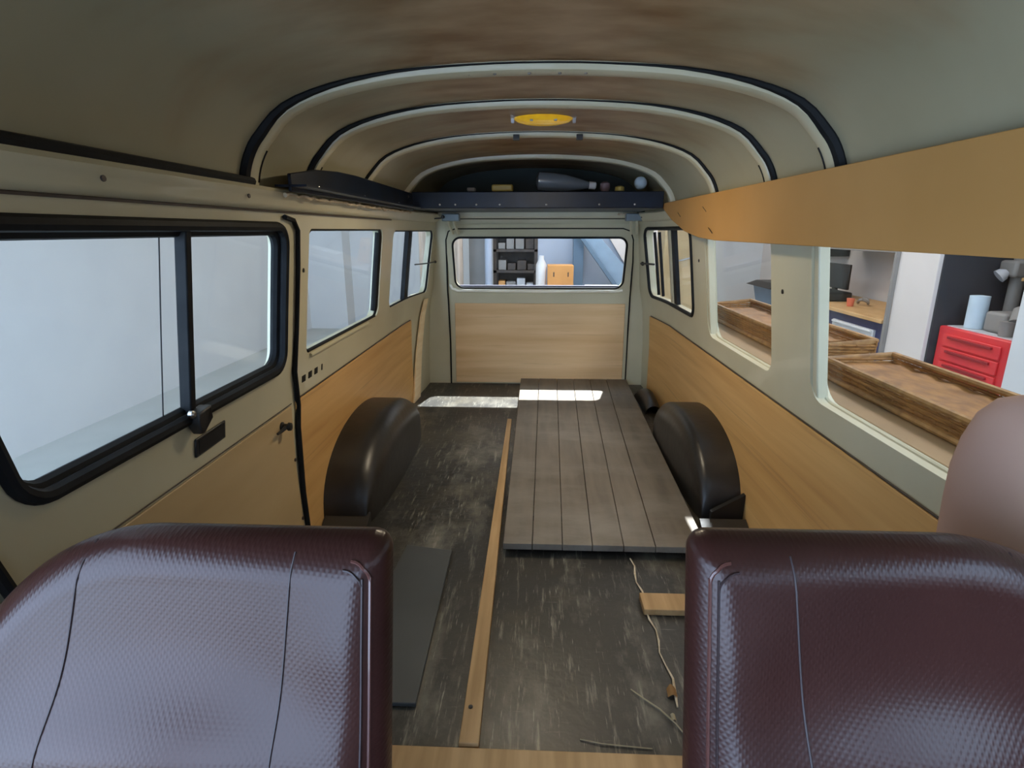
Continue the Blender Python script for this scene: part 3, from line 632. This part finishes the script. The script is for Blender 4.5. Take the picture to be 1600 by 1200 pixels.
# padded bolster by the right wall
def bol(u, v, q=0):
    a = 2*math.pi*u
    ph = v*math.pi/2
    z = .80-.06*(1-math.cos(ph))*1.0 if v > .0 else .80
    return None
rings = [(.825, .02), (.82, .35), (.805, .60), (.775, .80), (.73, .93), (.68, 1.0), (.62, 1.0), (.5, .96), (.3, .95), (.01, .95)]
vs = []
for z, k in rings:
    for i in range(28):
        a = 2*math.pi*i/28; ca, sa = math.cos(a), math.sin(a)
        vs.append((.708+.040*k*(abs(ca)**.8)*(1 if ca > 0 else -1), .765+.140*k*(abs(sa)**.8)*(1 if sa > 0 else -1), z))
fs = [(i*28+k, i*28+(k+1) % 28, (i+1)*28+(k+1) % 28, (i+1)*28+k) for i in range(len(rings)-1) for k in range(28)]+[tuple(range(28)), tuple(9*28+k for k in range(28))[::-1]]
tag(link('rolled_mat', MB().add(vs, fs), PINK), 'pinkish beige padded roll standing between right seat and the right wall', 'roll')

# ------------------------------------------------------------------ shelf boards and wicker trays outside right windows
def wicker(y0, y1, x0, x1, zb, h, lab):
    t = thing('wicker_tray', lab, 'tray', ((x0+x1)/2, (y0+y1)/2, zb), 'wicker trays outside the right windows')
    nS = 14
    # woven walls: front (towards van), rear, two ends
    def weavewall(P0, P1, hh, out, solid=True):
        mb = MB(); P0 = Vector(P0); P1 = Vector(P1); e_ = (P1-P0).normalized()*.012; P0 -= e_; P1 += e_; Ln = (P1-P0).length; d = (P1-P0)/Ln; nrm = Vector(out)
        st = max(6, int(Ln/.02)); rows = int(hh/.009)
        for r in range(rows):
            z = .005+r*hh/rows
            pts = [P0+d*(Ln*k/st)+Vector((0, 0, z))+nrm*(z*.30+.0035*(1 if (k+r) % 2 else -1)) for k in range(st+1)]
            mb.tube(pts, .0046 if solid else .0026, n=5)
        for k in range(0, st+1, 2):
            p = P0+d*(Ln*k/st); mb.tube([p+nrm*0, p+Vector((0, 0, hh))+nrm*hh*.30], .003, n=4)
        return mb
    link('woven_side', weavewall((x0, y0, zb), (x0, y1, zb), h, (-.35, 0, 0)), WICK, t)
    link('woven_side', weavewall((x1, y0, zb), (x1, y1, zb), h*1.25, (.35, 0, 0)), WICK, t)
    link('woven_end', weavewall((x0, y0, zb), (x1, y0, zb), h*1.1, (0, -.35, 0)), WICK, t)
    link('woven_end', weavewall((x0, y1, zb), (x1, y1, zb), h*1.1, (0, .35, 0)), WICK, t)
    link('tray_bottom', MB().box(x0, x1, y0, y1, zb, zb+.006), WICK, t)
    link('woven_cover', MB().slab(lambda u, v, q: (x0-.01+(x1-x0+.03)*u, y0+.16+(y1-y0-.16)*v, zb+h*(.62+.22*u)+.003*math.sin(v*40)*math.sin(u*5)+(.006 if q else 0)), 8, 60), WICK, t)
    g = .35*.3*h
    link('rim', MB().tube([(x0-g, y0-g, zb+h), (x0-g, y1+g, zb+h), (x1+g, y1+g, zb+h*1.25), (x1+g, y0-g, zb+h*1.25)], .009, closed=True, n=8), WICK2, t)
    link('foot_roll', MB().tube([(x0-.004, y0, zb+.008), (x0-.004, (y0+y1)/2, zb+.008), (x0-.004, y1, zb+.008)], .009, n=8), WICK2, t)
    # openwork band near the front end of the rear side
    return t
lb = tag(link('outer_ledge', MB().box(.812, 1.14, .62, 1.76, .585, .602), LEDGE, bevel=.003), 'brown shelf board below the nearer large right window', 'shelf board', 'shelf boards outside the right windows')
lb2 = tag(link('outer_ledge', MB().box(.812, 1.14, 1.79, 3.05, .585, .602), LEDGE, bevel=.003), 'brown shelf board below the farther large right window', 'shelf board', 'shelf boards outside the right windows')
wicker(.90, 1.74, .915, 1.10, .603, .062, 'brown wicker tray outside the nearer large right window')
wicker(1.86, 2.95, .93, 1.10, .603, .080, 'brown wicker tray outside the farther large right window')
for o, y in ((lb, 1.0), (lb, 1.6), (lb2, 2.0), (lb2, 2.9)):
    link('bracket', MB().box(.80, 1.1, y, y+.02, .555, .585), STEEL, o)
# ------------------------------------------------------------------ garage
struct(link('floor_reflection_blocker', MB().box(.15, 3.85, -4.4, -.5, GF, GF+.012), GDARK))  # dark floor added out of view to dim the right seat's reflection
struct(link('floor_garage', MB().box(-4.2, 4.6, -4.5, 10.2, GF-.1, GF), CONC))
struct(link('wall_garage_left', MB().box(-4.0, -3.9, -1.2, 10.2, GF, CEIL), GWHITE))
struct(link('wall_garage_right', MB().box(3.85, 3.95, -4.5, 10.2, GF, CEIL), GBEIGE))
struct(link('wall_garage_back', MB().box(-4.0, 3.95, 10.0, 10.1, GF, CEIL), GWHITE))
struct(link('wall_sky_blocker', MB().box(.15, .30, -4.5, -1.3, GF, 1.9), GDARK))  # added out of view to block sky from the right
struct(link('wall_reflection_blocker', MB().box(.30, 3.95, -4.5, -4.4, GF, 2.6), GDARK))  # unseen dark wall added so the right seat reflects no sky
# unseen ceiling; two skylight openings shaped to mask the sun into patches
def garage_ceiling():
    o = link('ceiling_garage', MB().prism([(-4.1, -.6), (4.0, -.6), (4.0, 10.2), (-4.1, 10.2)], 'z', CEIL, CEIL+.08), GCEIL, smooth=False)
    c1 = link('cutter', MB().box(-.45, 1.05, 4.40, 5.20, CEIL-.2, CEIL+.3), GCEIL)
    c2 = link('cutter', MB().box(.98, 1.19, 2.95, 3.28, CEIL-.2, CEIL+.3), GCEIL)
    boolean(o, [c1, c2]); struct(o)
garage_ceiling()
# partitions on the right
struct(link('wall_partition_middle', MB().box(3.03, 3.85, 4.46, 4.93, GF, CEIL), GBEIGE, bevel=.004))
struct(link('wall_partition_near', MB().box(3.03, 3.85, 2.6, 3.66, GF, CEIL), GWHITE, bevel=.004))
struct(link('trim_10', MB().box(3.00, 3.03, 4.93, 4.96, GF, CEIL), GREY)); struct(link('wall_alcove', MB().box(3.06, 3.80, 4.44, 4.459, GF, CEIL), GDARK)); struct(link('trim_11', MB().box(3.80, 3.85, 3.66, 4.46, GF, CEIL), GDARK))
# workbench with drawers
wb = thing('workbench', 'long workbench with wooden top and light grey drawers by the garage wall', 'workbench', (3.4, 6.3, GF))
link('worktop', MB().box(3.0, 3.80, 4.99, 7.3, .265, .30), BENCHW, wb, bevel=.005)
link('body', MB().box(3.06, 3.78, 5.0, 7.28, GF, .265), BLUEM, wb)
for (a, b) in ((5.14, 5.86), (6.0, 6.72), (6.82, 7.26)):
    for z0, z1 in ((.10, .19), (0, .09), (-.14, -.01), (-.30, -.15), (-.5, -.31)):
        d = link('drawer', MB().box(3.035, 3.06, a, b, z0+.006, z1-.006), DRAWG, wb, bevel=.004)
        link('handle', MB().box(3.015, 3.035, a+.02, b-.02, z1-.028, z1-.012), WHITE, d, bevel=.003)
mn = thing('monitor', 'black monitor standing on the workbench', 'monitor', (3.52, 6.86, .30))
link('screen', MB().box(3.50, 3.53, 6.56, 7.25, .40, .68), BLK, mn, bevel=.008)
link('bezel', MB().box(3.49, 3.50, 7.21, 7.25, .40, .68), BLUEM, mn); link('stand', MB().box(3.46, 3.62, 6.78, 7.02, .301, .315), BLK, mn, bevel=.004); link('neck', MB().box(3.53, 3.56, 6.86, 6.94, .31, .5), BLK, mn)
pr = thing('printer', 'low dark grey machine with paper tray in front of the monitor', 'printer', (3.3, 6.75, .30))
link('body', MB().box(3.14, 3.44, 6.30, 7.0, .301, .40), BLK, pr, bevel=.02); link('paper_tray', MB().box(3.08, 3.20, 6.68, 7.1, .345, .36), DRAWG, pr, bevel=.005)
tag(link('cloth_heap', MB().slab(lambda u, v, q: (3.16+.22*u, 6.66+.42*v, .401+(.075*math.sin(math.pi*u)**.6*math.sin(math.pi*v)**.6 if q else 0)), 10, 10), WHITE), 'crumpled white cloth on top of the dark machine', 'cloth')
tag(link('paper_cup', MB().lathe([(.030, 0), (.038, .075), (.038, .08), (.034, .08)], (3.22, 5.92, .301), (0, 0, 1), 16), REDC), 'orange-red paper cup standing on the workbench', 'cup')
tag(link('cable_coil', MB().tube([(3.38+.05*math.cos(a)+.01*math.sin(3*a), 5.98+.06*math.sin(a), .345+.02*math.sin(2*a)) for a in [k*.5 for k in range(26)]], .014, n=6), GREY), 'tangled grey coil behind the paper cup on the workbench', 'coil')
tag(link('desk_speaker', MB().box(3.40, 3.52, 5.10, 5.22, .301, .50), BLK, bevel=.02), 'black upright speaker at the right end of workbench', 'speaker')
tag(link('wall_cabinet', MB().box(3.45, 3.85, 4.98, 7.0, .84, 1.4), GREY, bevel=.005), 'grey wall cupboard above the workbench', 'cupboard')
tag(link('wall_box', MB().box(3.6, 3.85, 7.25, 7.75, .74, 1.0), BLK, bevel=.008), 'small black box on the wall over the monitor', 'box')
# low white cabinet and bin
tag(link('low_cabinet', MB().box(3.25, 3.80, 8.05, 8.95, GF, .0), WHITE, bevel=.01), 'low white cabinet under the blue-grey bin', 'cabinet')
bn = tag(link('storage_bin', MB().add([(3.34, 8.18, .001), (3.66, 8.18, .001), (3.66, 8.74, .001), (3.34, 8.74, .001), (3.30, 8.10, .26), (3.70, 8.10, .26), (3.70, 8.80, .26), (3.30, 8.80, .26)],
     [(0, 3, 2, 1), (4, 5, 6, 7), (0, 1, 5, 4), (1, 2, 6, 5), (2, 3, 7, 6), (3, 0, 4, 7)]), MIDB, bevel=.01), 'blue-grey storage bin with black lid on the low white cabinet', 'bin')
link('lid', MB().add([(3.24, 8.02, .26), (3.74, 8.02, .26), (3.74, 8.95, .26), (3.24, 8.95, .26), (3.34, 8.12, .33), (3.66, 8.12, .33), (3.66, 8.80, .33), (3.34, 8.80, .33)],
     [(0, 3, 2, 1), (4, 5, 6, 7), (0, 1, 5, 4), (1, 2, 6, 5), (2, 3, 7, 6), (3, 0, 4, 7)]), BLK, bn, bevel=.008)
# red tool chest
rt = thing('tool_chest', 'bright red tool chest with drawers in the dark garage alcove', 'tool chest', (3.3, 4.15, GF))
link('body', MB().box(3.10, 3.42, 3.72, 4.42, GF, .35), RED, rt, bevel=.012)
for k in range(8):
    z1 = .30-k*.105
    d = link('drawer', MB().box(3.085, 3.10, 3.80, 4.34, z1-.09, z1), RED, rt, bevel=.004); link('pull', MB().box(3.070, 3.086, 3.86, 4.28, z1-.03, z1-.012), RED_D, d, bevel=.003)
link('top_mat', MB().box(3.13, 3.40, 3.76, 4.38, .35, .356), DRAWG, rt)
tag(link('paper_roll', MB().lathe([(.02, 0), (.062, .001), (.062, .235), (.02, .24)], (3.22, 4.24, .357), (0, 0, 1), 24), PAPERB), 'pale blue paper towel roll standing on the red tool chest', 'paper roll')
mc = thing('bench_machine', 'grey bench machine with round motor on the red tool chest', 'machine', (3.32, 3.97, .356))
link('housing', MB().box(3.20, 3.38, 3.96, 4.14, .357, .50), GREY, mc, bevel=.02); link('motor', MB().lathe([(.05, 0), (.075, .01), (.075, .10), (.05, .12)], (3.24, 3.86, .44), (.4, .3, 1), 20), GREY, mc)
link('cup', MB().lathe([(.04, 0), (.045, .09), (.05, .10)], (3.18, 3.90, .357), (0, 0, 1), 18), GREY, mc)
ds = thing('drill_stand', 'grey pillar drill with lamp standing in the dark alcove', 'drill', (3.55, 3.85, GF))
link('column', MB().tube([(3.53, 4.34, GF), (3.53, 4.34, 1.0)], .045, n=14), GREY, ds); link('head', MB().box(3.44, 3.60, 4.26, 4.42, .72, .84), GREY, ds, bevel=.02)
link('lamp', MB().lathe([(.02, 0), (.045, .03), (.05, .06)], (3.44, 4.33, .76), (-.6, .2, -.5), 14), DRAWG, ds)
tag(link('wooden_shelf', MB().box(3.46, 3.70, 3.98, 4.22, .70, .725), BENCHW, bevel=.003), 'short wooden shelf on the wall of the dark alcove', 'shelf')
# tan box standing in for plywood reflected in the small right slider
tl = tag(link('tan_locker', MB().box(1.06, 1.36, 4.85, 5.15, GF, 1.3), PLY_D, bevel=.01), 'tall tan box imitating a plywood reflection in the small right sliding window', 'locker')
link('handle', MB().tube([(1.14, 4.845, .80), (1.20, 4.83, .81), (1.28, 4.845, .83)], .006, n=6), STEEL, tl)
# ------------------------------------------------------------------ behind the rear window
tb = thing('rear_table', 'pinkish work table behind the rear window', 'table', (.3, 6.3, GF))
link('tabletop', MB().box(-.80, 1.30, 5.9, 6.68, .385, .415), TBL, tb, bevel=.005)
for x in (-.75, 1.25):
    for y in (5.95, 6.62): link('leg', MB().box(x-.03, x+.03, y-.03, y+.03, GF, .385), GREY, tb)
tag(link('cardboard_box', MB().box(.13, .42, 6.4, 6.65, .416, .675), ORANGE, bevel=.005), 'orange cardboard box on the table behind the rear window', 'box')
for x in (.20, .36): link('handle_slot', MB().box(x-.006, x+.006, 6.392, 6.40, .55, .60), BROWNM, bpy.data.objects['cardboard_box'])
tub = MB().slab(lambda u, v, q: (.54+.36*u, 6.05+.3*v, .416+(.055 if q else 0)-(.02 if q and .1 < u < .9 and .15 < v < .85 else 0)), 10, 8)
tag(link('white_tray', tub, WHITE, bevel=.004), 'shallow white tray on the table under the blue diagonal beam', 'tray')
struct(link('wall_blue_panel', MB().box(.02, 1.6, 7.0, 7.06, GF, 2.2), PALEB))
struct(link('wall_pale_panel', MB().prism([(.62, 1.35), (1.6, 1.35), (1.6, .3), (1.3, .3)], 'y', 6.96, 6.995), GBEIGE))
tag(link('blue_post', MB().box(.44, .56, 6.85, 6.95, GF, 1.8), MIDB, bevel=.004), 'blue steel post behind the cardboard box', 'post')
tag(link('diagonal_beam', MB().prism([(.40, 1.10), (.455, 1.10), (1.15, .18), (1.09, .18)], 'y', 6.72, 6.80), MIDB, bevel=.004), 'dark blue edge of the diagonal beam behind the rear window', 'beam')
tag(link('diagonal_beam', MB().prism([(.42, 1.10), (.63, 1.10), (1.48, .16), (1.12, .16)], 'y', 6.805, 6.86), mat('light_blue_steel', (.30, .42, .55), .5), bevel=.004), 'broad light blue diagonal beam at right of rear window view', 'beam')
tag(link('hanging_curtain', MB().grid(lambda u, v: (-1.40+.52*u, 6.9+.03*math.sin(u*26), GF+2.8*v), 60, 2), CURT), 'beige folded curtain at the left of the rear window view', 'curtain')
bpy.data.objects['hanging_curtain'].modifiers.new('solid', 'SOLIDIFY').thickness = .01
su = thing('storage_rack', 'dark metal storage rack crowded with small parts behind the rear window', 'rack', (-.2, 7.2, GF))
for x in (-.50, .0):
    for y in (7.0, 7.35): link('upright', MB().box(x-.02, x+.02, y-.02, y+.02, GF, 1.8), BROWNM, su)
for z in (.30, .55, .80, 1.05, 1.3):
    link('rack_shelf', MB().box(-.52, .02, 6.98, 7.38, z, z+.03), BROWNM, su)
link('back_panel', MB().box(-.52, .02, 7.38, 7.39, GF, 1.8), BROWNM, su)
random.seed(3)
for z in (.331, .581, .831):
    x = -.46
    k = 0
    while x < -.08:
        wd_ = random.uniform(.07, .12); h = random.uniform(.07, .16)
        c_ = random.choice([(GREY, 'grey'), (BROWNM, 'brown'), (ORANGE, 'orange'), (DRAWG, 'light grey')]) if z < .5 else random.choice([(BROWNM, 'brown'), (GREY, 'grey')])
        row = {.331: 'lowest', .581: 'middle', .831: 'upper'}[z]
        tag(link('parts_box', MB().box(x, x+wd_, 7.02, 7.22, z, z+h), c_[0], bevel=.006), '%s parts box, %s from left on %s shelf of dark rack' % (c_[1], ('first', 'second', 'third', 'fourth', 'fifth', 'sixth')[k], row), 'box', 'parts boxes on the rack')
        x += wd_+.015; k += 1
tag(link('steel_column', MB().tube([(-.56, 6.80, GF), (-.56, 6.80, 2.4)], .045, n=16), PALEB), 'pale steel column in front of the dark rack', 'column')
tag(link('steel_cabinet', MB().box(-.85, -.62, 7.3, 7.6, GF, 1.6), GREY, bevel=.006), 'grey cabinet between curtain and steel column', 'cabinet')
tag(link('plastic_drum', MB().lathe([(.05, 0), (.06, .01), (.06, .26), (.03, .32), (.03, .36)], (.06, 6.5, .416), (0, 0, 1), 18), WHITE), 'tall white plastic container beside the cardboard box', 'container')
for k, x in enumerate((-.17, -.07)):
    tag(link('hanging_bulb', MB().lathe([(.01, 0), (.035, .02), (.045, .05), (.03, .09), (.008, .11)], (x, 6.9, 1.0), (0, 0, 1), 14), (WHITE, ORANGE)[k]), ('white', 'orange')[k]+' round lampshade hanging before the dark rack', 'lampshade')
    link('flex', MB().tube([(x, 6.9, 1.11), (x, 6.9, CEIL)], .004, n=5), BLK, bpy.data.objects['hanging_bulb'] if k == 0 else bpy.data.objects['hanging_bulb.001'])
# white partition beyond the left windows toward the back
struct(link('wall_garage_stub', MB().box(-3.9, -3.25, 9.6, 10.0, GF, CEIL), GWHITE))
# added housings for the garage fill lights
for i, (x, y, sx, sy, lb_) in enumerate([(-2.1, 2.6, .9, 6.1, 'left of the van'), (2.0, 2.8, .6, 5.5, 'right of the van'), (.9, 6.3, 2.6, .9, 'behind the rear window'), (2.0, 8.0, .7, 2.1, 'over the far right corner'), (-2.2, 8.2, .9, 3.1, 'over the far left corner')]):
    tag(link('strip_light', MB().box(x-sx/2, x+sx/2, y-sy/2, y+sy/2, CEIL-.05, CEIL-.002), WHITE, bevel=.005), 'white ceiling housing of added fill light %s' % lb_, 'ceiling light', 'added garage fill lights')
# clean helper properties
for o in bpy.data.objects:
    if 'org' in o: del o['org']
for m in bpy.data.materials:
    if 'ramp' in m: del m['ramp']
